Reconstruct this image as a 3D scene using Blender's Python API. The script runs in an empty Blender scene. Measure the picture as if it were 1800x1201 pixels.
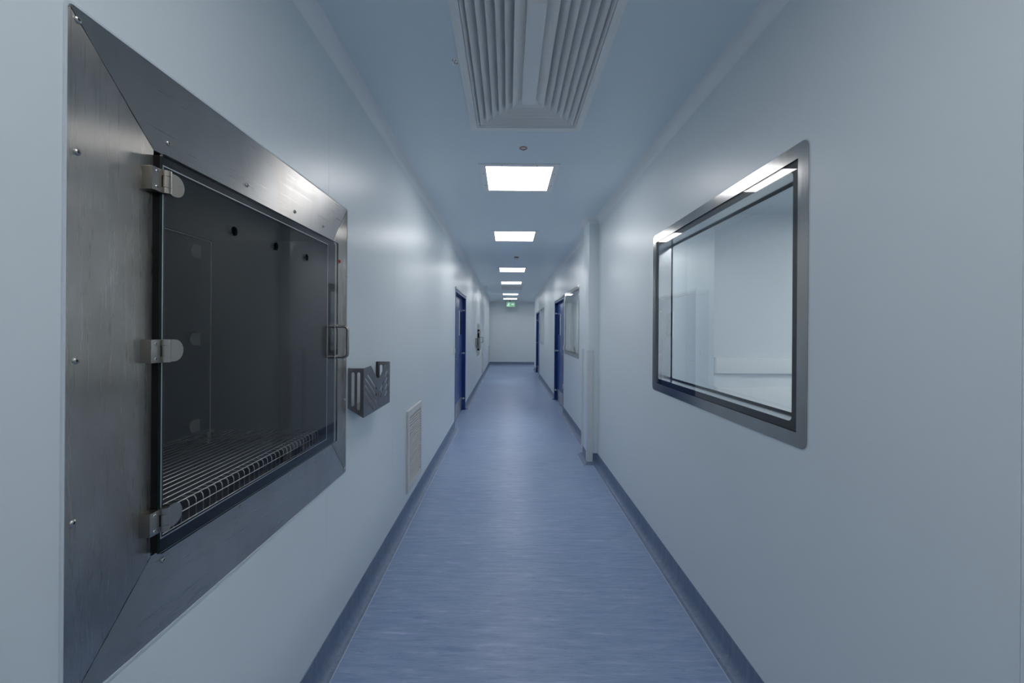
import bpy, bmesh, math, random
from mathutils import Vector, Matrix
random.seed(7)
S = bpy.context.scene
COL = S.collection

# ------------------------------------------------------------------ camera, world, exposure
H = 1.46                       # lens height above the floor
F_PX = 715.0                   # focal length in pixels of the 1800 px wide frame
cam_d = bpy.data.cameras.new('camera')
cam_d.sensor_fit = 'HORIZONTAL'; cam_d.sensor_width = 36.0
cam_d.lens = F_PX / 1800.0 * 36.0
cam_d.shift_x = 7.0 / 1800.0
cam_d.shift_y = -19.5 / 1800.0
cam_d.clip_start = 0.02; cam_d.clip_end = 100
cam = bpy.data.objects.new('camera', cam_d); COL.objects.link(cam)
cam.location = (0, 0, H)
cam.rotation_euler = (math.radians(90), math.radians(-0.4), 0)
S.camera = cam

world = bpy.data.worlds.new('world'); S.world = world
world.use_nodes = True
world.node_tree.nodes['Background'].inputs[0].default_value = (0.6, 0.7, 0.8, 1)
world.node_tree.nodes['Background'].inputs[1].default_value = 0.02
S.view_settings.view_transform = 'Standard'
S.view_settings.look = 'None'
S.view_settings.gamma = 1.0
S.view_settings.use_curve_mapping = False
S.view_settings.exposure = 0.0
PANEL = 10.4                    # radiance of the ceiling light panels
ROOM_PANEL = 25.0               # radiance of the panels in the room behind the windows

# ------------------------------------------------------------------ sizes
XL, XR = -0.779, 0.989         # wall faces
ZC = H + 1.2315                # ceiling
Y0, YEND = -3.5, 17.3
YTURN = 15.2                   # the right wall ends here, the corridor turns
BASE = 0.12                    # height of the coved skirting
WT = 0.10                      # wall thickness
CX = 0.077                     # centre line of the light panels

# ------------------------------------------------------------------ materials
def mat(name):
    m = bpy.data.materials.new(name); m.use_nodes = True
    nt = m.node_tree
    return m, nt, nt.nodes['Principled BSDF']

def nd(nt, kind, **kw):
    n = nt.nodes.new(kind)
    for k, v in kw.items(): setattr(n, k, v)
    return n

def plain(name, col, rough=0.5, metal=0.0, spec=0.5):
    m, nt, p = mat(name)
    p.inputs['Base Color'].default_value = (*col, 1)
    p.inputs['Roughness'].default_value = rough
    p.inputs['Metallic'].default_value = metal
    p.inputs['Specular IOR Level'].default_value = spec
    return m

def world_noise(nt, scale, nscale=1.0, detail=4.0, rough=0.55, dist=0.0):
    g = nd(nt, 'ShaderNodeNewGeometry')
    mp = nd(nt, 'ShaderNodeMapping'); mp.inputs['Scale'].default_value = scale
    n = nd(nt, 'ShaderNodeTexNoise')
    n.inputs['Scale'].default_value = nscale; n.inputs['Detail'].default_value = detail
    n.inputs['Roughness'].default_value = rough; n.inputs['Distortion'].default_value = dist
    nt.links.new(g.outputs['Position'], mp.inputs['Vector'])
    nt.links.new(mp.outputs['Vector'], n.inputs['Vector'])
    return n.outputs['Fac']

def ramp(nt, fac, stops):
    r = nd(nt, 'ShaderNodeValToRGB')
    e = r.color_ramp.elements
    while len(e) < len(stops): e.new(0.5)
    for el, (p, c) in zip(e, stops):
        el.position = p; el.color = (*c, 1) if len(c) == 3 else c
    nt.links.new(fac, r.inputs['Fac'])
    return r.outputs['Color']

def mrange(nt, fac, a, b, lo=0.3, hi=0.7):
    r = nd(nt, 'ShaderNodeMapRange')
    r.inputs['From Min'].default_value = lo; r.inputs['From Max'].default_value = hi
    r.inputs['To Min'].default_value = a; r.inputs['To Max'].default_value = b
    nt.links.new(fac, r.inputs['Value'])
    return r.outputs['Result']

def bump(nt, p, fac, strength, dist=0.002):
    b = nd(nt, 'ShaderNodeBump')
    b.inputs['Strength'].default_value = strength; b.inputs['Distance'].default_value = dist
    nt.links.new(fac, b.inputs['Height'])
    nt.links.new(b.outputs['Normal'], p.inputs['Normal'])

def coated_panel(name, c0, c1, rough):
    """coated steel wall panel: satin gloss with a faint vertical drawing grain"""
    m, nt, p = mat(name)
    f = world_noise(nt, (90, 90, 2.2), 1.0, 5, 0.6)
    big = world_noise(nt, (1.3, 1.3, 1.0), 1.0, 3, 0.5)
    nt.links.new(ramp(nt, big, [(0.3, c0), (0.7, c1)]), p.inputs['Base Color'])
    nt.links.new(mrange(nt, f, rough - 0.03, rough + 0.05), p.inputs['Roughness'])
    p.inputs['Specular IOR Level'].default_value = 0.5
    bump(nt, p, f, 0.02, 0.001)
    return m

def brushed(name, c, rough, scale, stains=0.0, aniso=0.0):
    m, nt, p = mat(name)
    f = world_noise(nt, scale, 1.0, 6, 0.65)
    blot = world_noise(nt, (7, 7, 3.5), 1.0, 4, 0.55, 0.4)
    d = tuple(v * (1 - stains) for v in c)
    warm = (d[0] * 1.0, d[1] * 0.97, d[2] * 0.93)
    nt.links.new(ramp(nt, blot, [(0.32, warm), (0.62, c)]), p.inputs['Base Color'])
    p.inputs['Metallic'].default_value = 1.0
    nt.links.new(mrange(nt, f, rough - 0.03, rough + 0.05), p.inputs['Roughness'])
    bump(nt, p, f, 0.016, 0.0005)
    if aniso:
        p.inputs['Anisotropic'].default_value = aniso
        tg = nd(nt, 'ShaderNodeTangent', direction_type='UV_MAP', uv_map='UVMap')
        nt.links.new(tg.outputs['Tangent'], p.inputs['Tangent'])
    return m

def vinyl(name, axis, gain=1.0, rough=0.34):
    """marbled blue sheet vinyl; axis = direction of the marbling streaks"""
    m, nt, p = mat(name)
    s1 = {'X': (4.5, 40, 40), 'Z': (38, 38, 3.0)}[axis]
    s2 = {'X': (16, 190, 190), 'Z': (120, 120, 8.0)}[axis]
    a = world_noise(nt, s1, 1.0, 5, 0.62, 0.6)
    b = world_noise(nt, s2, 1.0, 5, 0.65, 0.3)
    big = world_noise(nt, (0.9, 1.6, 1.0), 1.0, 3, 0.5)
    g = gain
    ca = ramp(nt, a, [(0.22, (.106*g, .158*g, .268*g)), (0.45, (.150*g, .203*g, .305*g)),
                      (0.60, (.172*g, .225*g, .325*g)), (0.80, (.270*g, .305*g, .410*g))])
    cb = ramp(nt, b, [(0.27, (.34, .39, .54)), (0.42, (.90, .92, .96)), (0.58, (1.0, 1.0, 1.0)), (0.76, (1.38, 1.34, 1.22))])
    mx = nd(nt, 'ShaderNodeMix', data_type='RGBA', blend_type='MULTIPLY')
    mx.inputs[0].default_value = 0.75
    nt.links.new(ca, mx.inputs[6]); nt.links.new(cb, mx.inputs[7])
    cbig = ramp(nt, big, [(0.3, (.93, .94, .97)), (0.7, (1.05, 1.04, 1.02))])
    mx2 = nd(nt, 'ShaderNodeMix', data_type='RGBA', blend_type='MULTIPLY')
    mx2.inputs[0].default_value = 1.0
    nt.links.new(mx.outputs[2], mx2.inputs[6]); nt.links.new(cbig, mx2.inputs[7])
    nt.links.new(mx2.outputs[2], p.inputs['Base Color'])
    nt.links.new(mrange(nt, b, rough - 0.05, rough + 0.08), p.inputs['Roughness'])
    p.inputs['Specular IOR Level'].default_value = 0.45
    bump(nt, p, b, 0.10, 0.001)
    return m

def sheet_glass(name, tint=(0.972, 0.982, 0.98), ior=1.5):
    m, nt, p = mat(name)
    nt.nodes.remove(p)
    out = [n for n in nt.nodes if n.type == 'OUTPUT_MATERIAL'][0]
    t = nd(nt, 'ShaderNodeBsdfTransparent'); t.inputs['Color'].default_value = (*tint, 1)
    g = nd(nt, 'ShaderNodeBsdfGlossy'); g.inputs['Roughness'].default_value = 0.0
    g.inputs['Color'].default_value = (1, 1, 1, 1)
    f = nd(nt, 'ShaderNodeFresnel'); f.inputs['IOR'].default_value = ior
    geo = nd(nt, 'ShaderNodeNewGeometry')
    # the same reflectance from both faces of the sheet
    inv = nd(nt, 'ShaderNodeMix', data_type='FLOAT')
    inv.inputs[2].default_value = ior; inv.inputs[3].default_value = 1.0 / ior
    nt.links.new(geo.outputs['Backfacing'], inv.inputs[0])
    x = nd(nt, 'ShaderNodeMixShader')
    nt.links.new(f.outputs[0], x.inputs[0]); nt.links.new(t.outputs[0], x.inputs[1]); nt.links.new(g.outputs[0], x.inputs[2])
    nt.links.new(x.outputs[0], out.inputs['Surface'])
    nt.links.new(inv.outputs[0], f.inputs['IOR'])
    return m

def glow(name, col, strength):
    m, nt, p = mat(name)
    p.inputs['Base Color'].default_value = (*col, 1)
    p.inputs['Emission Color'].default_value = (*col, 1)
    p.inputs['Emission Strength'].default_value = strength
    p.inputs['Roughness'].default_value = 0.5
    return m

M = {}
M['wall'] = coated_panel('coated_wall_panel', (.758, .826, .862), (.772, .84, .874), 0.33)
M['ceiling'] = coated_panel('coated_ceiling_panel', (.775, .885, .94), (.79, .895, .945), 0.34)
M['cove'] = plain('cove_strip_white', (.90, .925, .94), 0.40)
M['room_wall'] = plain('white_room_paint', (.70, .74, .77), 0.5)
M['room_floor'] = plain('room_floor_vinyl', (.22, .27, .34), 0.4)
M['bench_white'] = plain('bench_white_laminate', (.80, .81, .81), 0.4)
M['floor'] = vinyl('marbled_blue_vinyl', 'X', 1.92)
M['skirting'] = vinyl('coved_blue_vinyl', 'Z', 1.12, 0.40)
M['weld'] = plain('vinyl_weld', (.46, .54, .68), 0.4)
M['steel_v'] = brushed('brushed_steel_upright', (.52, .495, .465), 0.28, (150, 150, 4), 0.26, 1.0)
M['steel_h'] = brushed('brushed_steel_along', (.44, .435, .43), 0.29, (150, 4, 150), 0.12, 0.92)
M['trim_steel'] = brushed('window_trim_steel', (.38, .38, .38), 0.15, (140, 140, 8), 0.06)
M['reveal'] = plain('satin_aluminium_reveal', (.60, .61, .62), 0.20, 1.0)
M['hinge'] = brushed('satin_hinge_metal', (.40, .375, .34), 0.30, (60, 60, 60), 0.08)
M['handle'] = plain('dull_handle_steel', (.42, .40, .37), 0.26, 1.0)
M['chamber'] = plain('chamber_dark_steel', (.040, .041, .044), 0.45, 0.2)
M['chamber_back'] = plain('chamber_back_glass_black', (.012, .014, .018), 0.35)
M['rear_plate'] = plain('dull_rear_plate', (.17, .17, .17), 0.5)
M['edge_line'] = plain('bright_weld_edge', (.62, .63, .65), 0.35, 0.6)
M['wire'] = plain('chromed_wire', (.80, .79, .76), 0.28, 1.0)
M['gasket'] = plain('black_rubber', (.006, .006, .007), 0.45, 0, 0.3)
M['print'] = plain('black_glass_print', (.004, .005, .008), 0.3, 0, 0.1)
M['glass'] = sheet_glass('clear_glass', ior=1.36)
M['door_glass'] = sheet_glass('clear_door_glass', ior=1.30)
M['glass_edge'] = plain('green_glass_edge', (.006, .022, .021), 0.2)
M['screw'] = plain('screw_steel', (.52, .51, .49), 0.30, 1.0)
M['screw_dark'] = plain('screw_socket', (.02, .02, .02), 0.5)
M['sealant'] = plain('white_silicone', (.66, .72, .77), 0.45)
M['holder'] = brushed('file_holder_steel', (.30, .30, .31), 0.33, (90, 90, 20), 0.1)
M['white_plastic'] = plain('white_plastic', (.70, .70, .70), 0.42)
M['grille_dark'] = plain('grille_cavity', (.07, .075, .08), 0.8)
M['vent'] = plain('vent_powder_coat', (.95, .95, .93), 0.45)
M['plenum'] = plain('plenum_grey', (.10, .11, .12), 0.8)
M['guard'] = plain('pvc_corner_guard', (.68, .71, .74), 0.40)
M['blue'] = plain('blue_door_paint', (.020, .070, .27), 0.30)
M['blue_dark'] = plain('blue_frame_paint', (.008, .040, .20), 0.32)
M['casing'] = plain('grey_casing', (.50, .55, .60), 0.3, 0.3)
M['kick'] = brushed('kick_plate_steel', (.52, .52, .53), 0.28, (90, 90, 12), 0.1)
M['pale_frame'] = plain('pale_vision_frame', (.78, .82, .84), 0.3)
M['dark_glass'] = plain('dark_vision_glass', (.012, .030, .085), 0.06)
M['hinge_white'] = plain('polished_hinge_stud', (.85, .87, .90), 0.18, 0.6)
M['light_frame'] = plain('light_frame_white', (.90, .91, .91), 0.4)
M['panel_glow'] = glow('light_panel_glow', (1.0, .985, .975), PANEL)
M['room_glow'] = glow('room_panel_glow', (.97, .985, 1.0), ROOM_PANEL)
M['exit_glow'] = glow('exit_green_glow', (.24, .48, .33), 0.42)
M['exit_white'] = glow('exit_white_glow', (.62, .85, .72), 0.55)
M['exit_case'] = plain('exit_case', (.22, .36, .29), 0.5)
M['copper'] = plain('sprinkler_ring', (.50, .33, .27), 0.35, 0.7)
M['label'] = plain('paper_label', (.93, .94, .95), 0.6)
M['ink'] = plain('label_ink', (.03, .04, .06), 0.7)
M['red'] = plain('red_lens', (.55, .06, .03), 0.25)

# ------------------------------------------------------------------ mesh helpers
def finish(name, bm, m, parent=None, smooth=None):
    bmesh.ops.recalc_face_normals(bm, faces=bm.faces)
    me = bpy.data.meshes.new(name); bm.to_mesh(me); bm.free()
    for x in (m if isinstance(m, (list, tuple)) else [m]): me.materials.append(M[x])
    if smooth:
        for p in me.polygons: p.use_smooth = True
        me.set_sharp_from_angle(angle=math.radians(smooth))
    o = bpy.data.objects.new(name, me); COL.objects.link(o)
    if parent: o.parent = parent
    return o

def share(name, src, parent=None, loc=(0, 0, 0), rot=None):
    o = bpy.data.objects.new(name, src.data); COL.objects.link(o)
    if parent: o.parent = parent
    o.location = loc
    if rot: o.rotation_euler = rot
    return o

def tag(o, label, cat, group=None, kind=None):
    o['label'] = label; o['category'] = cat
    if group: o['group'] = group
    if kind: o['kind'] = kind
    return o

def grain_uv(o, axis):
    """UV map whose u runs across the brushing of a steel sheet"""
    me = o.data; uv = me.uv_layers.new(name='UVMap')
    for l in me.loops:
        c = me.vertices[l.vertex_index].co
        uv.data[l.index].uv = (c.y, c.z) if axis == 'Y' else (c.z, -c.y)

def empty(name, loc=(0, 0, 0)):
    o = bpy.data.objects.new(name, None); COL.objects.link(o)
    o.location = loc; o.empty_display_size = 0.05
    return o

def box(bm, x0, x1, y0, y1, z0, z1):
    v = [bm.verts.new((x, y, z)) for x in (x0, x1) for y in (y0, y1) for z in (z0, z1)]
    for q in ((0, 1, 3, 2), (4, 6, 7, 5), (0, 4, 5, 1), (2, 3, 7, 6), (0, 2, 6, 4), (1, 5, 7, 3)):
        bm.faces.new([v[i] for i in q])

def bx(name, m, parent, x0, x1, y0, y1, z0, z1, bev=0.0):
    bm = bmesh.new(); box(bm, x0, x1, y0, y1, z0, z1)
    if bev:
        bmesh.ops.bevel(bm, geom=bm.edges[:], offset=bev, segments=2, affect='EDGES', profile=0.6)
    return finish(name, bm, m, parent, 35 if bev else None)

def cyl(bm, c, axis, r, length, seg=16, r2=None):
    """closed cylinder or cone from c along axis"""
    a = Vector(axis).normalized()
    u = a.orthogonal().normalized(); w = a.cross(u)
    c = Vector(c); r2 = r if r2 is None else r2
    A, B = [], []
    for i in range(seg):
        t = 2 * math.pi * i / seg
        d = u * math.cos(t) + w * math.sin(t)
        A.append(bm.verts.new(c + d * r)); B.append(bm.verts.new(c + a * length + d * r2))
    for i in range(seg):
        j = (i + 1) % seg
        bm.faces.new((A[i], A[j], B[j], B[i]))
    bm.faces.new(A[::-1]); bm.faces.new(B)

def tube(bm, pts, r, seg=10):
    """round tube through points, parallel transported"""
    pts = [Vector(p) for p in pts]
    rings = []; t0 = (pts[1] - pts[0]).normalized(); n = t0.orthogonal().normalized()
    for i, p in enumerate(pts):
        if i == 0: t = t0
        elif i == len(pts) - 1: t = (pts[i] - pts[i-1]).normalized()
        else: t = ((pts[i+1] - pts[i]).normalized() + (pts[i] - pts[i-1]).normalized()).normalized()
        n = (n - t * n.dot(t)).normalized(); b = t.cross(n)
        rings.append([bm.verts.new(p + (n * math.cos(2*math.pi*k/seg) + b * math.sin(2*math.pi*k/seg)) * r) for k in range(seg)])
    for A, B in zip(rings, rings[1:]):
        for k in range(seg):
            bm.faces.new((A[k], A[(k+1) % seg], B[(k+1) % seg], B[k]))
    bm.faces.new(rings[0][::-1]); bm.faces.new(rings[-1])

def rrect(u0, u1, v0, v1, r, n=6):
    pts = []
    for cx, cy, a in ((u1-r, v1-r, 0), (u0+r, v1-r, 90), (u0+r, v0+r, 180), (u1-r, v0+r, 270)):
        for i in range(n + 1):
            t = math.radians(a + 90 * i / n)
            pts.append((cx + r * math.cos(t), cy + r * math.sin(t)))
    return pts

def rect(u0, u1, v0, v1): return [(u0, v0), (u1, v0), (u1, v1), (u0, v1)]

def circle(cu, cv, r, n=20):
    return [(cu + r * math.cos(2*math.pi*i/n), cv + r * math.sin(2*math.pi*i/n)) for i in range(n)]

def capsule(a, b, r, n=4):
    ax, ay = a; dx, dy = b[0]-ax, b[1]-ay; t = math.atan2(dy, dx); pts = []
    for i in range(n + 1):
        q = t - math.pi/2 + math.pi * i / n; pts.append((b[0] + r*math.cos(q), b[1] + r*math.sin(q)))
    for i in range(n + 1):
        q = t + math.pi/2 + math.pi * i / n; pts.append((a[0] + r*math.cos(q), a[1] + r*math.sin(q)))
    return pts

def plate(bm, outer, holes, plane, d0, d1):
    """sheet with holes: outline in (u, v), plane 'X' -> (d,u,v), 'Y' -> (u,d,v), 'Z' -> (u,v,d)"""
    def P(u, v, d): return {'X': (d, u, v), 'Y': (u, d, v), 'Z': (u, v, d)}[plane]
    es = []
    for loop in [outer] + list(holes):
        vs = [bm.verts.new(P(u, v, d0)) for u, v in loop]
        es += [bm.edges.new((vs[i], vs[(i+1) % len(vs)])) for i in range(len(vs))]
    r = bmesh.ops.triangle_fill(bm, edges=es, use_beauty=True)
    fs = [g for g in r['geom'] if isinstance(g, bmesh.types.BMFace)]
    e = bmesh.ops.extrude_face_region(bm, geom=fs, use_keep_orig=True)
    vs = [g for g in e['geom'] if isinstance(g, bmesh.types.BMVert)]
    off = Vector(P(0, 0, d1 - d0))
    bmesh.ops.translate(bm, vec=off, verts=vs)

def sheet(name, m, parent, outer, holes, plane, d0, d1):
    bm = bmesh.new(); plate(bm, outer, holes, plane, d0, d1)
    return finish(name, bm, m, parent)

def sweep(bm, path, prof, closed_prof=True):
    """extrude a profile [(offset to the right of travel, z)] along a 2-D path with mitred corners"""
    n = len(path); rows = []
    for i, p in enumerate(path):
        def nrm(a, b):
            dx, dy = b[0]-a[0], b[1]-a[1]; l = math.hypot(dx, dy); return (dy/l, -dx/l)
        if i == 0: m = nrm(path[0], path[1]); k = 1
        elif i == n-1: m = nrm(path[-2], path[-1]); k = 1
        else:
            a = nrm(path[i-1], p); b = nrm(p, path[i+1]); m = (a[0]+b[0], a[1]+b[1])
            l = math.hypot(*m); m = (m[0]/l, m[1]/l); k = 1 / (m[0]*a[0] + m[1]*a[1])
        rows.append([bm.verts.new((p[0] + m[0]*o*k, p[1] + m[1]*o*k, z)) for o, z in prof])
    q = len(prof)
    for A, B in zip(rows, rows[1:]):
        for j in range(q):
            bm.faces.new((A[j], A[(j+1) % q], B[(j+1) % q], B[j]))
    bm.faces.new(rows[0]); bm.faces.new(rows[-1][::-1])

def in_hole(u, v, holes): return any(a < u < b and c < v < d for a, b, c, d in holes)

def slab_cells(bm, u0, u1, v0, v1, holes, plane, d0, d1):
    """rectangular slab with rectangular holes"""
    us = sorted({u0, u1} | {x for h in holes for x in h[:2] if u0 < x < u1})
    vs = sorted({v0, v1} | {x for h in holes for x in h[2:] if v0 < x < v1})
    for a, b in zip(us, us[1:]):
        for c, d in zip(vs, vs[1:]):
            if in_hole((a+b)/2, (c+d)/2, holes): continue
            if plane == 'X': box(bm, min(d0, d1), max(d0, d1), a, b, c, d)
            else: box(bm, a, b, c, d, min(d0, d1), max(d0, d1))

def panels(parent, seams, v0, v1, holes, plane, d0, d1, m, name, gap=0.0008):
    for a, b in zip(seams, seams[1:]):
        bm = bmesh.new()
        a2, b2 = a + gap/2, b - gap/2
        if plane == 'X': slab_cells(bm, a2, b2, v0, v1, holes, 'X', d0, d1)
        else: slab_cells(bm, v0, v1, a2, b2, holes, 'Z', d0, d1)
        if len(bm.faces): finish(name, bm, m, parent)
        else: bm.free()

# ------------------------------------------------------------------ layout of the openings
PB1 = dict(y0=.713, y1=1.954, z0=H-.684, z1=H+.572, oy0=.888, oy1=1.790, oz0=H-.498, oz1=H+.388)
PB2 = dict(y0=10.25, y1=11.15, z0=H-.66, z1=H+.16, oy0=10.40, oy1=11.0, oz0=H-.50, oz1=H+.0)
WIN = [(1.339, 2.773), (5.655, 7.075), (11.16, 12.58)]
WZ0, WZ1 = H - .392, H + .645
DOOR_L = (5.99, 7.48); DOOR_R1 = (7.22, 8.62); DOOR_R2 = (12.82, 14.25)
DZ = 2.065

# ------------------------------------------------------------------ floor and ceiling
fl = bx('floor', 'floor', None, XL - WT, XR + WT, Y0 - WT, YEND + WT, -0.05, 0.0)
tag(fl, 'blue marbled vinyl corridor floor with fine crosswise streaks', 'floor', kind='structure')

VENT_X = 0.102
VENTS = [(1.227, 2.50), (11.15, 12.35)]
vent_holes = [(VENT_X - .29, VENT_X + .29, a + .05, b - .05) for a, b in VENTS]
ceil = empty('ceiling', (0, 0, 0))
tag(ceil, 'blue grey coated ceiling panels above the corridor', 'ceiling', kind='structure')
panels(ceil, [Y0, .1, 6.47, 12.9, YEND + WT], XL - WT, XR + WT, vent_holes, 'Z', ZC, ZC + .05, 'ceiling', 'ceiling_panel', 0.002)

# ------------------------------------------------------------------ walls
wl = empty('wall_left'); tag(wl, 'pale blue coated panel wall with the large pass box', 'wall', kind='structure')
hl = [(PB1['oy0']-.014, PB1['oy1']+.014, PB1['oz0']-.012, PB1['oz1']+.012),
      (PB2['oy0']-.014, PB2['oy1']+.014, PB2['oz0']-.012, PB2['oz1']+.012),
      (DOOR_L[0], DOOR_L[1], -1, DZ)]
seams_l = [Y0, -2.243, -1.243, 1.757, 2.757, 3.757, 4.757, DOOR_L[0]-.04, DOOR_L[1]+.04, 8.757, 9.757, 11.5, 12.757, 13.757, 14.757, 15.757, YEND]
panels(wl, seams_l, 0, ZC, hl, 'X', XL, XL - WT, 'wall', 'wall_panel')

wr = empty('wall_right'); tag(wr, 'pale blue coated panel wall with steel framed windows', 'wall', kind='structure')
INS = 0.045                    # the trim covers this much around each glazed opening
INS = .040
hr = [(a + INS, b - INS, WZ0 + INS, WZ1 - INS) for a, b in WIN] + [(DOOR_R1[0], DOOR_R1[1], -1, DZ), (DOOR_R2[0], DOOR_R2[1], -1, DZ)]
seams_r = [Y0, -2.046, -.632, .782, 2.196, 3.61, 4.60, 5.50, DOOR_R1[0]-.04, DOOR_R1[1]+.04, 9.9, 11.0, DOOR_R2[0]-.04, DOOR_R2[1]+.04, YTURN]
panels(wr, seams_r, 0, ZC, hr, 'X', XR, XR + WT, 'wall', 'wall_panel')

we = bx('wall_end', 'wall', None, XL - WT, 4.2, YEND, YEND + WT, 0, ZC)
tag(we, 'plain pale end wall closing the far end of corridor', 'wall', kind='structure')
wb = bx('wall_back', 'wall', None, XL - WT, XR + WT, Y0 - WT, Y0, 0, ZC)
tag(wb, 'plain pale wall behind the camera position', 'wall', kind='structure')

# side passage at the turn
sf = bx('floor_side_passage', 'floor', None, XR + WT, 4.2, YTURN - WT, YEND + WT, -0.05, 0)
tag(sf, 'blue vinyl floor of the side passage at corridor end', 'floor', kind='structure')
sc = bx('ceiling_side_passage', 'ceiling', None, XR + WT, 4.2, YTURN - WT, YEND + WT, ZC, ZC + .05)
tag(sc, 'blue grey ceiling of the side passage at corridor end', 'ceiling', kind='structure')
sw = bx('wall_side_passage', 'wall', None, XR + WT, 4.2, YTURN - WT, YTURN, 0, ZC)
tag(sw, 'pale wall of the side passage round the corner', 'wall', kind='structure')
sw2 = bx('wall_side_passage_end', 'wall', None, 4.2, 4.3, YTURN - WT, YEND + WT, 0, ZC)
tag(sw2, 'pale wall closing the side passage round the corner', 'wall', kind='structure')

# pilaster on the right wall
COLY0, COLY1, COLX = 4.46, 4.79, .883
pil = bx('wall_pilaster', 'wall', None, COLX, XR + .02, COLY0, COLY1, 0, ZC, 0.006)
tag(pil, 'narrow pale pilaster with white corner guards on the right wall', 'pilaster', kind='structure')
for yc, s in ((COLY0, -1), (COLY1, 1)):
    bm = bmesh.new()
    t, e = .010, .0
    x = COLX - e; yb = yc + s * e; w = .052
    prof = [(x, yb), (x, yb - s*w), (x - t, yb - s*w), (x - t, yb + s*t), (x + w, yb + s*t), (x + w, yb)]
    lo = [bm.verts.new((a, b, .028)) for a, b in prof]; hi = [bm.verts.new((a, b, H - .212)) for a, b in prof]
    for i in range(6): bm.faces.new((lo[i], lo[(i+1) % 6], hi[(i+1) % 6], hi[i]))
    bm.faces.new(lo); bm.faces.new(hi)
    finish('corner_guard', bm, 'guard', pil)['label'] = 'white plastic corner guard'

# skirting with coved foot
def skirt_prof(r=.05, t=.004):
    p = [(0, 0), (0, BASE), (t, BASE), (t, r + .003)]
    for i in range(1, 7):
        a = math.radians(180 + 90 * i / 6)
        p.append((t + r + r * math.cos(a), r + .003 + r * math.sin(a)))
    return p + [(t + r, 0)]
def weld_prof(r=.05, t=.004): return [(t + r - .002, 0), (t + r - .002, .0042), (t + r + .003, .0036), (t + r + .003, 0)]
def skirting(name, path, label):
    bm = bmesh.new(); sweep(bm, path, skirt_prof()); o = finish(name, bm, 'skirting', None, 30)
    tag(o, label, 'skirting', kind='structure')
    bm = bmesh.new(); sweep(bm, path, weld_prof()); finish('weld_strip', bm, 'weld', o)
skirting('baseboard_left', [(XL, Y0), (XL, DOOR_L[0])], 'dark blue coved vinyl skirting below the large pass box')
skirting('baseboard_left_far', [(XL, DOOR_L[1]), (XL, YEND), (4.2, YEND)], 'dark blue coved vinyl skirting running to the end wall')
skirting('baseboard_right', [(XR, DOOR_R1[0]), (XR, COLY1), (COLX, COLY1), (COLX, COLY0), (XR, COLY0), (XR, Y0)], 'dark blue coved vinyl skirting running round the pilaster')
skirting('baseboard_right_middle', [(XR, DOOR_R2[0]), (XR, DOOR_R1[1])], 'dark blue coved vinyl skirting between the two right doors')
skirting('baseboard_right_far', [(XR + .4, YTURN), (XR, YTURN), (XR, DOOR_R2[1])], 'short blue coved vinyl skirting past the farthest door')

# ceiling cove
def cove_prof(r=.055):
    p = [(0, ZC), (0, ZC - r)]
    for i in range(1, 11):
        a = math.radians(180 - 90 * i / 10)
        p.append((r + r * math.cos(a), ZC - r + r * math.sin(a)))
    return p
def cove(name, path, label):
    bm = bmesh.new(); sweep(bm, path, cove_prof()); tag(finish(name, bm, 'cove', None, 30), label, 'cove', kind='structure')
cove('trim_1', [(XL, Y0), (XL, YEND), (XR + .6, YEND)], 'rounded cove strip along ceiling above the pass boxes')
cove('trim_2', [(XR + .4, YTURN), (XR, YTURN), (XR, COLY1), (COLX, COLY1), (COLX, COLY0), (XR, COLY0), (XR, Y0)], 'rounded cove strip along ceiling above the windows')

# ------------------------------------------------------------------ room behind the right wall
def st(o, label, cat): return tag(o, label, cat, kind='structure')
RX0, RX1, RY0, RY1 = XR + WT, 6.4, -1.0, 14.6
st(bx('floor_adjoining_room', 'room_floor', None, RX0, RX1, RY0, RY1, -.05, 0), 'grey blue floor of the white room behind windows', 'floor')
st(bx('ceiling_adjoining_room', 'room_wall', None, RX0, RX1, RY0, RY1, ZC, ZC + .05), 'white ceiling of the room behind windows', 'ceiling')
st(bx('wall_adjoining_room_end', 'room_wall', None, RX0, RX1, RY1, RY1 + .1, 0, ZC), 'white end wall of the room behind windows', 'wall')
st(bx('wall_adjoining_room_back', 'room_wall', None, RX0, RX1, RY0 - .1, RY0, 0, ZC), 'white near wall of the room behind windows', 'wall')
st(bx('wall_adjoining_room_side', 'room_wall', None, RX1, RX1 + .1, RY0, RY1, 0, ZC), 'white long wall of the room behind windows', 'wall')
PX, PY = 2.15, 4.25
st(bx('wall_adjoining_room_corner', 'room_wall', None, PX, RX1, PY, RY1, 0, ZC), 'white projecting wall corner in the room behind windows', 'wall')
bench = empty('wall_bench', ((PX + RX1) / 2, PY, 0))
tag(bench, 'white laminate wall bench seen through the wide window', 'bench')
def chb(name, m, par, *a, bev=0.0):
    o = bx(name, m, None, *a, bev=bev); o.parent = par
    o.matrix_parent_inverse = Matrix.Translation(-par.location); return o
chb('rail_panel', 'bench_white', bench, PX + .005, RX1, PY - .05, PY, 1.030, 1.197, bev=.008)
chb('bench_front', 'bench_white', bench, PX + .012, RX1, PY - .06, PY, .615, .890, bev=.006)
chb('end_cap', 'gasket', bench, PX + .002, PX + .014, PY - .058, PY, .80, .85)
chb('base', 'grille_dark', bench, PX + .02, RX1, PY - .02, PY, 0, .615)

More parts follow.
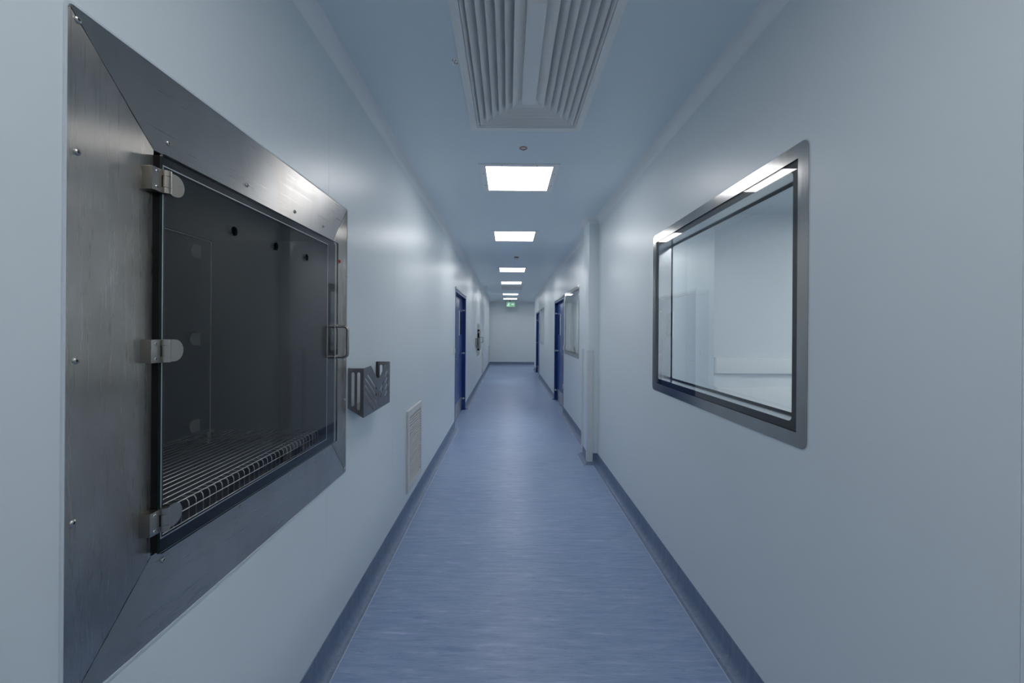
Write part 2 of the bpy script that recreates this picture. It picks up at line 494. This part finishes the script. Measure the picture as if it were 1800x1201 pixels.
# ------------------------------------------------------------------ windows
def make_window(idx, y0, y1, label):
    w = empty('window_%d' % idx, (XR, y0, WZ0)); tag(w, label, 'window', kind='structure')
    W, Z = y1 - y0, WZ1 - WZ0
    t = .050
    # trim on the wall face, local coords: x into the wall, y along, z up
    sheet('trim_frame', 'trim_steel', w, rrect(0, W, 0, Z, .03), [rect(t, W - t, t, Z - t)], 'X', -.003, .0)
    sheet('sealant', 'sealant', w, rrect(-.004, W + .004, -.004, Z + .004, .034), [rrect(.001, W - .001, .001, Z - .001, .03)], 'X', -.0015, .0005)
    p = sheet('outer_pane', 'glass', w, rect(t - .004, W - t + .004, t - .004, Z - t + .004), [], 'X', .0006, .0046)
    sheet('border_print', 'print', p, rect(t - .003, W - t + .003, t - .003, Z - t + .003), [rrect(t + .034, W - t - .034, t + .030, Z - t - .030, .018)], 'X', .0048, .0058)
    # cavity lining
    a = t + .027
    bm = bmesh.new()
    plate(bm, rect(a - .012, W - a + .012, a - .012, Z - a + .012), [rect(a, W - a, a, Z - a)], 'X', .0062, .094)
    finish('reveal', bm, 'reveal', w)
    q = sheet('inner_pane', 'glass', w, rect(t - .004, W - t + .004, t - .004, Z - t + .004), [], 'X', .096, .101)
    sheet('border_print', 'print', q, rect(a - .012, W - a + .012, a - .012, Z - a + .012), [rrect(a + .011, W - a - .011, a + .009, Z - a - .009, .014)], 'X', .0945, .0955)
    return w
make_window(1, *WIN[0], 'wide steel framed double window opposite the large pass box')
make_window(2, *WIN[1], 'steel framed double window between the pilaster and a blue door')
make_window(3, *WIN[2], 'small looking steel framed window beside the farthest blue door')

# ------------------------------------------------------------------ blue doors
def make_door(idx, y0, y1, side, label):
    """side -1 left wall, +1 right wall; hinged at the far jamb, leaf set back in the wall"""
    xw = XL if side < 0 else XR
    d = empty('door_%d' % idx, (xw, y0, 0)); tag(d, label, 'door', kind='structure')
    s = side; W = y1 - y0
    def b(name, m, par, dx0, dx1, a0, a1, c0, c1, bev=0.0):
        return bx(name, m, par, min(s*dx0, s*dx1), max(s*dx0, s*dx1), a0, a1, c0, c1, bev)
    b('jamb', 'blue_dark', d, -.004, WT, W - .035, W, 0, DZ)
    b('jamb', 'blue_dark', d, -.004, WT, 0, .035, 0, DZ)
    b('head', 'blue_dark', d, -.004, WT, .035, W - .035, DZ - .035, DZ)
    b('casing', 'casing', d, -.014, 0, -.03, W + .03, DZ, DZ + .035, .003)
    lf = b('leaf', 'blue', d, .056, .096, .037, W - .037, .006, DZ - .037, .003)
    zc = H + .12
    b('vision_frame', 'blue_dark', lf, .050, .058, W - .54, W - .21, zc - .215, zc + .215, .003)
    b('edge_strip', 'pale_frame', lf, .0455, .058, W - .575, W - .54, zc - .215, zc + .215, .003)
    b('vision_glass', 'dark_glass', lf, .0485, .0515, W - .53, W - .23, zc - .20, zc + .20)
    b('kick_plate', 'kick', lf, .0535, .0575, .06, W - .06, .02, .26)
    for z in (H + .36, H - .42, H - 1.25):
        bm = bmesh.new(); cyl(bm, (s * .026, W - .035, z), (0, -1, 0), .020, .012, 16, .014)
        finish('hinge_stud', bm, 'hinge_white', d, 35)
        bm = bmesh.new(); cyl(bm, (s * .056, W - .075, z), (-s, 0, 0), .012, .012, 14, .009)
        finish('hinge_stud', bm, 'hinge_white', d, 35)
    # lever handle at the near edge
    bm = bmesh.new(); tube(bm, [(s*.056, .11, 1.02), (s*.012, .11, 1.02), (s*.006, .125, 1.02), (s*.006, .23, 1.02)], .009)
    finish('lever_handle', bm, 'handle', d, 40)
    return d
make_door(1, *DOOR_L, -1, 'blue door with steel kick plate in the left wall')
make_door(2, *DOOR_R1, 1, 'blue door with dark vision slot beside a steel framed window')
make_door(3, *DOOR_R2, 1, 'farthest blue door before the corridor turns')

# wall switches and socket near the doors
def switch(name, x, s, y, z, w, h, label, cat):
    o = empty(name, (x, y, z)); tag(o, label, cat)
    bx('cover_plate', 'white_plastic', o, min(0, s*.012), max(0, s*.012), -w/2, w/2, -h/2, h/2, .003)
    bx('rocker', 'pale_frame', o, min(s*.011, s*.018), max(s*.011, s*.018), -w*.3, w*.3, -h*.3, h*.3, .002)
switch('light_switch', XL, 1, 5.86, H - .30, .09, .10, 'white light switch on the left wall just before the blue door', 'switch')
switch('light_switch', XR, -1, 7.14, H - .30, .07, .10, 'white light switch between the second window and blue door', 'switch')
switch('wall_socket', XR, -1, 7.14, H - .98, .07, .09, 'white wall socket low beside the blue door with dark vision slot', 'socket')

# ------------------------------------------------------------------ ceiling lights
def make_light(label, glowm='panel_glow', detail=True):
    L = empty('ceiling_light'); tag(L, label, 'ceiling light')
    sheet('frame', 'light_frame', L, rect(-.3, .3, -.3, .3), [rect(-.252, .252, -.258, .258)], 'Z', -.007, .0)
    bx('diffuser', glowm, L, -.253, .253, -.259, .259, -.004, 0)
    bm = bmesh.new(); cyl(bm, (0, 0, -.0068), (0, 0, -1), .006, .003, 10, .004)
    s0 = None
    for x, y in ((-.13, -.28), (.13, -.28), (-.13, .28), (.13, .28), (-.277, -.12), (-.277, .13), (.277, -.12), (.277, .13)):
        if s0 is None: s0 = finish('screw', bm, 'screw', L, 40); s0.location = (x, y, 0)
        else: share('screw', s0, L, (x, y, 0))
    return L
def copy_thing(src, label):
    r = src.copy(); COL.objects.link(r); r['label'] = label
    for ch in list(src.children):
        c = ch.copy(); COL.objects.link(c); c.parent = r
        for g in ch.children:
            e = g.copy(); COL.objects.link(e); e.parent = c
    return r
light_spots = [(-1.75, 'square recessed light panel behind the camera position'),
               (.28, 'square recessed light panel above the camera position'),
               (3.30, 'square recessed light panel next to the sprinkler ring'),
               (5.31, 'square recessed light panel between sprinkler ring and smoke detector'),
               (8.24, 'square recessed light panel just past the smoke detector'),
               (10.50, 'square recessed light panel just before the small far air vent'),
               (13.80, 'square recessed light panel just past the small far air vent'),
               (15.80, 'square recessed light panel directly before the green exit sign')]
L0 = None
for y, lab in light_spots:
    o = make_light(lab) if L0 is None else copy_thing(L0, lab)
    if L0 is None: L0 = o
    o['group'] = 'square ceiling lights along the corridor'
    o.location = (CX, y, ZC)
R0 = None
for x, y, lab in ((4.3, 2.6, 'square light panel by the long wall of adjoining room'), (1.75, .3, 'square light panel over the near part of adjoining room'),
                  (1.62, 6.6, 'square light panel behind the second window in adjoining room'), (1.62, 11.4, 'square light panel over the far part of adjoining room')):
    o = make_light(lab, 'room_glow') if R0 is None else copy_thing(R0, lab)
    if R0 is None: R0 = o
    o['group'] = 'square ceiling lights in the adjoining room'
    o.location = (x, y, ZC); o.scale = (1.5, 1.5, 1)
o = copy_thing(L0, 'square recessed light panel in the side passage'); o.location = (2.4, 16.3, ZC)

# ------------------------------------------------------------------ ceiling air vents
def make_vent(y0, y1, label):
    W = .335; Lh = (y1 - y0) / 2; yc = (y0 + y1) / 2
    v = empty('air_vent', (VENT_X, yc, ZC)); tag(v, label, 'air vent', 'louvred ceiling air vents')
    # plenum
    bm = bmesh.new()
    a, b = W - .02, Lh - .02
    plate(bm, rect(-a, a, -b, b), [rect(-a + .01, a - .01, -b + .01, b - .01)], 'Z', .051, .20)
    box(bm, -a, a, -b, b, .20, .21)
    finish('plenum', bm, 'plenum', v)
    # flange
    sheet('flange', 'vent', v, rect(-W, W, -Lh, Lh), [rect(-W + .040, W - .040, -Lh + .040, Lh - .040)], 'Z', -.006, .0)
    def ring(prof):
        bm = bmesh.new()
        loops = [[bm.verts.new((x * (W - d), y * (Lh - d), z)) for x, y in ((-1, -1), (1, -1), (1, 1), (-1, 1))] for d, z in prof]
        for A, B in zip(loops, loops[1:] + loops[:1]):
            for k in range(4):
                bm.faces.new((A[k], A[(k+1) % 4], B[(k+1) % 4], B[k]))
        return bm
    pitch = .0375
    finish('collar', ring([(.038, -.006), (.040, -.006), (.060, .016), (.060, .019), (.038, .019)]), 'vent', v)
    for k in range(6):
        d = .0615 + pitch * k
        # blade rises from a small lip at its outer edge towards the middle of the vent
        run = .040 if k < 5 else .052
        finish('louvre', ring([(d, -.006), (d + .0022, -.006), (d + .0022, -.002), (d + run, .027), (d + run, .029), (d, -.0005)]), 'vent', v)
    w = .0375; l = Lh - .295
    bx('centre_bar', 'vent', v, -w, w, -l, l, -.007, .030, .002)
    return v
make_vent(*VENTS[0], 'large white louvred air vent beside the small ceiling label')
make_vent(*VENTS[1], 'white louvred air vent between two far light panels')

# ------------------------------------------------------------------ small ceiling things
sp = empty('sprinkler_head', (.095, 2.743, ZC)); tag(sp, 'copper ringed sprinkler head flush in the ceiling before first light panel', 'sprinkler')
bm = bmesh.new(); plate(bm, circle(0, 0, .027, 24), [circle(0, 0, .018, 24)], 'Z', -.004, 0); finish('ring', bm, 'copper', sp)
bm = bmesh.new(); cyl(bm, (0, 0, 0), (0, 0, -1), .009, .010, 14, .006); finish('deflector', bm, 'light_frame', sp, 40)
bm = bmesh.new(); cyl(bm, (0, 0, -.010), (0, 0, -1), .004, .008, 10); finish('nozzle', bm, 'copper', sp, 40)

sd = empty('smoke_detector', (.13, 6.72, ZC)); tag(sd, 'small round smoke detector hanging from ceiling between light panels', 'smoke detector')
bm = bmesh.new(); cyl(bm, (0, 0, 0), (0, 0, -1), .052, .020, 24, .050); finish('base', bm, 'light_frame', sd, 40)
bm = bmesh.new(); cyl(bm, (0, 0, -.019), (0, 0, -1), .036, .020, 20, .036); finish('sensor_gap', bm, 'grille_dark', sd, 40)
bm = bmesh.new(); cyl(bm, (0, 0, -.038), (0, 0, -1), .044, .026, 24, .026); finish('cap', bm, 'pale_frame', sd, 40)

lb = empty('ceiling_label', (-.252, 1.866, ZC)); tag(lb, 'small white printed label stuck to the ceiling beside large vent', 'label')
bx('paper', 'label', lb, -.015, .015, -.026, .026, -.0012, 0)
for i, (x, y, l) in enumerate(((-.009, -.012, .014), (-.003, .004, .018), (.004, -.010, .009), (.004, .012, .008), (.010, .010, .010))):
    bx('print_line', 'ink', lb, x - .0014, x + .0014, y - l/2, y + l/2, -.0018, -.001)

ex = empty('exit_sign', (.105, 16.75, ZC)); tag(ex, 'small green illuminated exit sign hanging before the end wall', 'exit sign')
bx('case', 'exit_case', ex, -.19, .19, -.03, .03, -.29, -.045, .006)
bx('bracket', 'gasket', ex, -.05, -.02, -.012, .012, -.05, 0)
bx('face', 'exit_glow', ex, -.175, .175, -.034, -.029, -.262, -.065)
# running figure in a doorway and arrow
bm = bmesh.new()
def seg(a, b, r):
    plate(bm, capsule(a, b, r), [], 'Y', -.037, -.0335)
for a, b, r in (((-.085, -.135), (-.10, -.185), .016), ((-.10, -.185), (-.065, -.205), .010), ((-.065, -.205), (-.075, -.240), .009),
                ((-.105, -.190), (-.130, -.210), .010), ((-.130, -.210), (-.155, -.212), .009), ((-.085, -.130), (-.050, -.150), .008), ((-.09, -.130), (-.125, -.145), .008)):
    seg(a, b, r)
plate(bm, circle(-.072, -.100, .016, 14), [], 'Y', -.037, -.0335)
finish('running_figure', bm, 'exit_white', ex)
bm = bmesh.new(); plate(bm, [(.03, -.175), (.09, -.175), (.09, -.205), (.145, -.155), (.09, -.105), (.09, -.135), (.03, -.135)], [], 'Y', -.037, -.0335)
finish('arrow', bm, 'exit_white', ex)

# ------------------------------------------------------------------ pass box
def make_screw():
    bm = bmesh.new()
    prev = None
    seg = 14
    prof = [(.0064, 0), (.0064, .0010), (.0053, .0028), (.0029, .0040), (.0024, .0025)]
    rings = [[bm.verts.new((x, r * math.cos(2*math.pi*k/seg), r * math.sin(2*math.pi*k/seg))) for k in range(seg)] for r, x in prof]
    for A, B in zip(rings, rings[1:]):
        for k in range(seg): bm.faces.new((A[k], A[(k+1) % seg], B[(k+1) % seg], B[k]))
    bm.faces.new(rings[0]); f = bm.faces.new(rings[-1]); f.material_index = 1
    return bm
SCREW = [None]
def screw(parent, x, y, z):
    if SCREW[0] is None:
        o = finish('screw', make_screw(), ['screw', 'screw_dark'], parent, 40); o.location = (x, y, z); SCREW[0] = o
    else: o = share('screw', SCREW[0], parent, (x, y, z))
    return o

def make_pass_box(P, label, big):
    y0, y1, z0, z1 = P['y0'], P['y1'], P['z0'], P['z1']
    a0, a1, c0, c1 = P['oy0'], P['oy1'], P['oz0'], P['oz1']
    B = empty('pass_box', (0, 0, 0)); tag(B, label, 'pass box')
    T = .003; xf = XL + T
    g = .0006
    r = .012
    # four mitred frame panels, outer corners slightly clipped
    quads = {
        'near': [(y0, z0 + r), (y0 + r*.4, z0 + r*.4), (a0, c0), (a0, c1), (y0 + r*.4, z1 - r*.4), (y0, z1 - r)],
        'far': [(y1, z0 + r), (y1, z1 - r), (y1 - r*.4, z1 - r*.4), (a1, c1), (a1, c0), (y1 - r*.4, z0 + r*.4)],
        'top': [(y0 + r, z1), (y0 + r*.4, z1 - r*.4), (a0, c1), (a1, c1), (y1 - r*.4, z1 - r*.4), (y1 - r, z1)],
        'low': [(y0 + r, z0), (y1 - r, z0), (y1 - r*.4, z0 + r*.4), (a1, c0), (a0, c0), (y0 + r*.4, z0 + r*.4)]}
    shift = {'near': (-g, 0), 'far': (g, 0), 'top': (0, g), 'low': (0, -g)}
    pans = {}
    for k, q in quads.items():
        sy, sz = shift[k]
        pans[k] = sheet('frame_panel', 'steel_v' if k in ('near', 'far') else 'steel_h', B, [(u + sy, v + sz) for u, v in q], [], 'X', XL, xf)
        grain_uv(pans[k], 'Y' if k in ('near', 'far') else 'Z')
    sheet('sealant', 'sealant', B, rrect(y0 - .005, y1 + .005, z0 - .005, z1 + .005, .014), [rrect(y0 - .0005, y1 + .0005, z0 - .0005, z1 + .0005, .010)], 'X', XL, XL + .004)
    # mitre weld lines
    for (ua, va, ub, vb) in ((y0, z1, a0, c1), (y0, z0, a0, c0), (y1, z1, a1, c1), (y1, z0, a1, c0)):
        bm = bmesh.new(); n = 14; pts = []
        for i in range(n + 1):
            t = .03 + .96 * i / n
            pts.append((XL + .0022 + random.uniform(-.0002, .0003), ua + (ub-ua)*t + random.uniform(-.0006, .0006), va + (vb-va)*t))
        tube(bm, pts, .0013, 6); finish('weld_seam', bm, 'gasket' if va == z1 or big else 'screw', B)
    if big:
        for u, v in ((y0 + .017, H + .315), (y0 + .017, H - .060), (y0 + .014, H - .350), (y0 + .016, z1 - .02)):
            screw(pans['near'], xf, u, v)
        for u, v in ((.925, H + .42), (1.205, H + .425), (1.475, H + .425), (1.70, H + .43)): screw(pans['top'], xf, u, v)
        for u, v in ((.918, H - .523), (1.185, H - .520), (1.455, H - .525), (1.722, H - .525)): screw(pans['low'], xf, u, v)
        for u, v in ((y1 - .012, H + .255), (y1 - .02, H - .145), (y1 - .016, H - .335), (y1 - .013, z1 - .018), (y1 - .013, z0 + .018)): screw(pans['far'], xf, u, v)
    # gasket between frame and door
    xg = XL + (.0195 if big else .046); xo = xg + .006
    gy0, gy1, gz0, gz1 = (.884, 1.800, H - .494, H + .380) if big else (a0 - .02, a1 + .02, c0 - .02, c1 + .02)
    sheet('gasket', 'gasket', B, rect(gy0 + .002, gy1 - .040, gz0 + .003, gz1 - .003), [rect(gy0 + .016, gy1 - .062, gz0 + .025, gz1 - .025)], 'X', xf, xg - .0016)
    # chamber
    xb = -1.312 if big else XL - .42
    cy0, cy1 = a0 - .002, a1 + .006
    ch = bx('chamber_back', 'chamber_back', B, xb - .012, xb, cy0 - .004, cy1 + .004, c0 - .006, c1 + .006)
    bx('chamber_side', 'chamber', B, xb, XL - .0005, cy1, cy1 + .004, c0 - .006, c1 + .006)
    bx('chamber_side', 'chamber', B, xb, XL - .0005, cy0 - .004, cy0, c0 - .006, c1 + .006)
    bx('chamber_floor', 'chamber', B, xb, XL - .0005, cy0, cy1, c0 - .006, c0)
    bx('chamber_ceiling', 'chamber', B, xb, XL - .0005, cy0, cy1, c1, c1 + .006)
    if big:
        # bright edges of the door on the other side and its hinge plates
        bx('edge_bead', 'edge_line', ch, xb, xb + .003, cy1 - .004, cy1 - .001, c0 + .002, c1 - .008)
        bx('edge_bead', 'edge_line', ch, xb, xb + .003, cy0 + .01, cy1 - .001, c1 - .009, c1 - .006)
        for z in (H + .324, H - .045, H - .41):
            bm = bmesh.new(); pts = [(1.728, z - .026)] + [(1.728 - .028 - .026 * math.cos(math.radians(t)), z + .026 * math.sin(math.radians(t))) for t in range(-80, 81, 16)] + [(1.728, z + .026)]
            plate(bm, pts, [], 'X', xb + .0005, xb + .006); finish('rear_hinge_plate', bm, 'rear_plate', ch)
        bx('sill_lip', 'hinge', B, XL - .016, XL - .002, a0, a1, c0, c0 + .010, .002)
    # glass door
    outer = rrect(gy0, gy1, gz0, gz1, .006, 3)
    holes = [circle(u, H + .267, .0125, 24) for u in (1.118, 1.318, 1.519)] if big else []
    bm = bmesh.new(); plate(bm, outer, holes, 'X', xg, xo)
    bmesh.ops.recalc_face_normals(bm, faces=bm.faces)
    for f in bm.faces:
        if abs(f.normal.x) < .5: f.material_index = 1
    door = finish('glass_door', bm, ['door_glass', 'glass_edge'], B)
    door['label'] = 'clear glass door'
    iy0, iy1, iz0, iz1 = (gy0 + .008, 1.712, gz0 + .030, gz1 - .022) if big else (gy0 + .012, gy1 - .05, gz0 + .03, gz1 - .03)
    by1 = 1.782 if big else gy1 - .01
    ed = sheet('border_print', 'print', door, [(gy0 + .001, gz0 + .001), (by1, gz0 + .001), (by1, gz1 - .012), (by1 - .014, gz1 - .001), (gy0 + .001, gz1 - .001)], [rect(iy0, iy1, iz0, iz1)], 'X', xg - .0012, xg - .0002)
    sheet('border_line', 'edge_line', door, rect(iy0, iy1, iz0, iz1), [rect(iy0 + .0025, iy1 - .0025, iz0 + .0025, iz1 - .0025)], 'X', xg - .0014, xg - .0004)
    # handle: a D shaped bar standing off the glass
    hy = 1.788 if big else gy1 - .02; so = .049; zh0, zh1 = H - .122, H + .012
    if not big: zh0, zh1 = H - .33, H - .19
    rr = .016; pts = [(xo - .001, hy, zh1)]
    for i in range(7):
        t = math.radians(90 - 90 * i / 6); pts.append((xo + so - rr + rr * math.cos(t), hy, zh1 - rr + rr * math.sin(t)))
    for i in range(7):
        t = math.radians(-90 * i / 6); pts.append((xo + so - rr + rr * math.cos(t), hy, zh0 + rr + rr * math.sin(t)))
    pts.append((xo - .001, hy, zh0))
    bm = bmesh.new(); tube(bm, pts, .0062, 14); finish('handle', bm, 'handle', door, 50)
    for z in (zh0, zh1):
        bm = bmesh.new(); cyl(bm, (xo - .0005, hy, z), (1, 0, 0), .0095, .004, 18); finish('handle_rose', bm, 'handle', door, 40)
    # hinges
    hz = (H + .319, H - .050, H - .419) if big else (c1 - .05, c0 + .05)
    for z in hz:
        hy0 = gy0 - .026
        xh = xo + .0008
        hb = bx('hinge', 'hinge', B, xf - .0003, xh, hy0, gy0 - .002, z - .025, z + .025, .0012)
        for dz in (-.0165, .0165):
            s = share('screw', SCREW[0], hb, (xh - .0012, hy0 + .012, z + dz)); s.scale = (.7, .7, .7)
        for (d0, d1) in ((-.025, -.0125), (-.0118, .0118), (.0125, .025)):
            bm = bmesh.new(); cyl(bm, (xh + .001, gy0 + .009, z + d0), (0, 0, 1), .0095, d1 - d0, 20)
            box(bm, xh - .006, xh + .0005, gy0 - .003 if abs(d0) > .012 and d0 != -.0118 else gy0 + .002, gy0 + .010, z + d0, z + d1)
            finish('knuckle', bm, 'hinge', hb, 40)
        bm = bmesh.new()
        yr = gy0 + .016; rad = .0245
        pts = [(yr - .006, z - rad)] + [(yr + .014 + rad * math.cos(math.radians(t)), z + rad * math.sin(math.radians(t))) for t in range(-90, 91, 10)] + [(yr - .006, z + rad)]
        plate(bm, pts, [], 'X', xo, xo + .005); finish('hinge_plate', bm, 'hinge', hb)
    if big:
        bm = bmesh.new(); cyl(bm, (xf, 1.858, H + .310), (1, 0, 0), .013, .003, 20, .012); ind = finish('indicator_lamp', bm, 'screw', B, 40)
        bm = bmesh.new(); cyl(bm, (xf + .0025, 1.858, H + .310), (1, 0, 0), .010, .005, 16, .006); finish('lens', bm, 'red', ind, 40)
    return B
make_pass_box(PB1, 'large pass box with wide mitred steel frame and glass door', True)
make_pass_box(PB2, 'small distant pass box past the left blue door', False)

# wire shelf inside the large pass box
ws = empty('wire_shelf', (-1.07, 1.34, PB1['oz0'])); tag(ws, 'chromed wire shelf lying on floor of the large pass box', 'wire shelf')
zs = .056; wy0, wy1 = -.44, .435
def wire(path, r=.0016, src=[None]):
    bm = bmesh.new(); tube(bm, path, r, 6); return finish('wire', bm, 'wire', ws, 60)
w0 = None
for i in range(19):
    x = -.232 + .026 * i
    if w0 is None: w0 = wire([(0, wy0, 0), (0, wy1, 0)]); w0.location = (x, 0, zs)
    else: share('wire', w0, ws, (x, 0, zs))
for x, z in ((.248, zs - .022), (.250, .006)): share('wire', w0, ws, (x, 0, z))
c0_ = None
n = 36
for i in range(n):
    y = wy0 + .006 + (wy1 - wy0 - .012) * i / (n - 1)
    if c0_ is None:
        c0_ = wire([(.208, 0, zs - .0032), (.232, 0, zs - .0032), (.241, 0, zs - .001), (.2455, 0, zs - .008), (.2465, 0, zs - .02), (.2465, 0, .003)], .0014)
        c0_.location = (0, y, 0)
    else: share('wire', c0_, ws, (0, y, 0))
for x in (-.22, .23):
    for y in (wy0 + .02, wy1 - .02):
        bm = bmesh.new(); tube(bm, [(x, y, zs - .004), (x, y, 0)], .003, 8); finish('foot', bm, 'wire', ws, 60)

# ------------------------------------------------------------------ file holders
def make_holder(label):
    h = empty('file_holder', (XL, 1.982, H - .432)); tag(h, label, 'file holder', 'slotted steel file holders on the left wall')
    D, W, Z = .0775, .441, .242; t = .0016
    # front with V notch and chevron slits (u along the wall, v up)
    outer = [(0, 0), (W, 0), (W, Z), (W - .060, Z), (.245, .170), (.205, .170), (.105, Z + .004), (0, Z)]
    holes = []
    for v0 in (.222, .188, .154, .120, .086):
        a, b = (.028, v0), (.196, v0 - .107)
        if v0 > .2: a = (.060, v0 - .020)
        if b[1] < .018:
            k = (v0 - .018) / .107; b = (.028 + .168 * k, .018)
        holes.append(capsule(a, b, .0066, 3))
    for v0 in (.206, .168, .130, .092):
        holes.append(capsule((.405, v0), (.350, v0 - .040), .0050, 3))
        if v0 < .2 and v0 - .10 > .02: holes.append(capsule((.318, v0 - .030), (.262, v0 - .070), .0050, 3))
    holes.append(capsule((.228, .085), (.228, .020), .0045, 3))
    for u in (.270, .310): holes.append(capsule((u, .016), (u + .022, .034), .0045, 3))
    sheet('front_panel', 'holder', h, outer, holes, 'X', D - t, D)
    low = .047
    sheet('end_panel', 'holder', h, [(0, low), (D - t, 0), (D - t, Z), (0, Z)],
          [capsule((.025, .062), (.025, .215), .0075, 5), capsule((.053, .045), (.053, .215), .0075, 5)], 'Y', 0, t)
    sheet('end_panel', 'holder', h, [(0, low), (D - t, 0), (D - t, Z), (0, Z)],
          [capsule((.025, .062), (.025, .215), .0075, 5), capsule((.053, .045), (.053, .215), .0075, 5)], 'Y', W - t, W)
    bm = bmesh.new()
    v = [bm.verts.new(p) for p in ((0, t, low), (D - t, t, 0), (D - t, W - t, 0), (0, W - t, low), (0, t, low + t), (D - t, t, t), (D - t, W - t, t), (0, W - t, low + t))]
    for q in ((0, 1, 2, 3), (4, 7, 6, 5), (0, 4, 5, 1), (1, 5, 6, 2), (2, 6, 7, 3), (3, 7, 4, 0)): bm.faces.new([v[i] for i in q])
    finish('bottom_panel', bm, 'holder', h)
    for y in (t, W - t - .020):
        bx('wall_flange', 'holder', h, 0, t, y, y + .020, low, Z)
    return h
fh = make_holder('slotted dark steel file holder on wall beside the large pass box')
o = copy_thing(fh, 'slotted dark steel file holder on wall past the left blue door'); o.location = (XL, 9.76, H - .432)

# ------------------------------------------------------------------ wall grilles
def make_grille(y, label):
    W, Z = .50, .635
    g = empty('wall_grille', (XL, y, H - 1.267)); tag(g, label, 'wall grille', 'white louvred grilles low on the left wall')
    bx('backing', 'grille_dark', g, 0, .002, .02, W - .02, .02, Z - .02)
    sheet('frame', 'white_plastic', g, rect(0, W, 0, Z), [rect(.045, W - .045, .045, Z - .045)], 'X', .0, .016)
    n = 26; s0 = None
    for i in range(n):
        z = .052 + (Z - .104) * i / (n - 1)
        if s0 is None:
            bm = bmesh.new()
            v = [bm.verts.new(p) for p in ((.002, .043, .001), (.0145, .043, -.006), (.0145, .043, .001), (.002, .043, .0035),
                                           (.002, W - .043, .001), (.0145, W - .043, -.006), (.0145, W - .043, .001), (.002, W - .043, .0035))]
            for q in ((0, 1, 2, 3), (4, 7, 6, 5), (0, 4, 5, 1), (1, 5, 6, 2), (2, 6, 7, 3), (3, 7, 4, 0)): bm.faces.new([v[j] for j in q])
            s0 = finish('slat', bm, 'white_plastic', g); s0.location = (0, 0, z)
        else: share('slat', s0, g, (0, 0, z))
    return g
gr = make_grille(3.135, 'white louvred wall grille low beside the large pass box')
o = copy_thing(gr, 'white louvred wall grille past the small distant pass box'); o.location = (XL, 12.0, H - 1.267)
o = copy_thing(gr, 'white louvred wall grille by the end wall'); o.location = (XL, 16.55, H - 1.267)
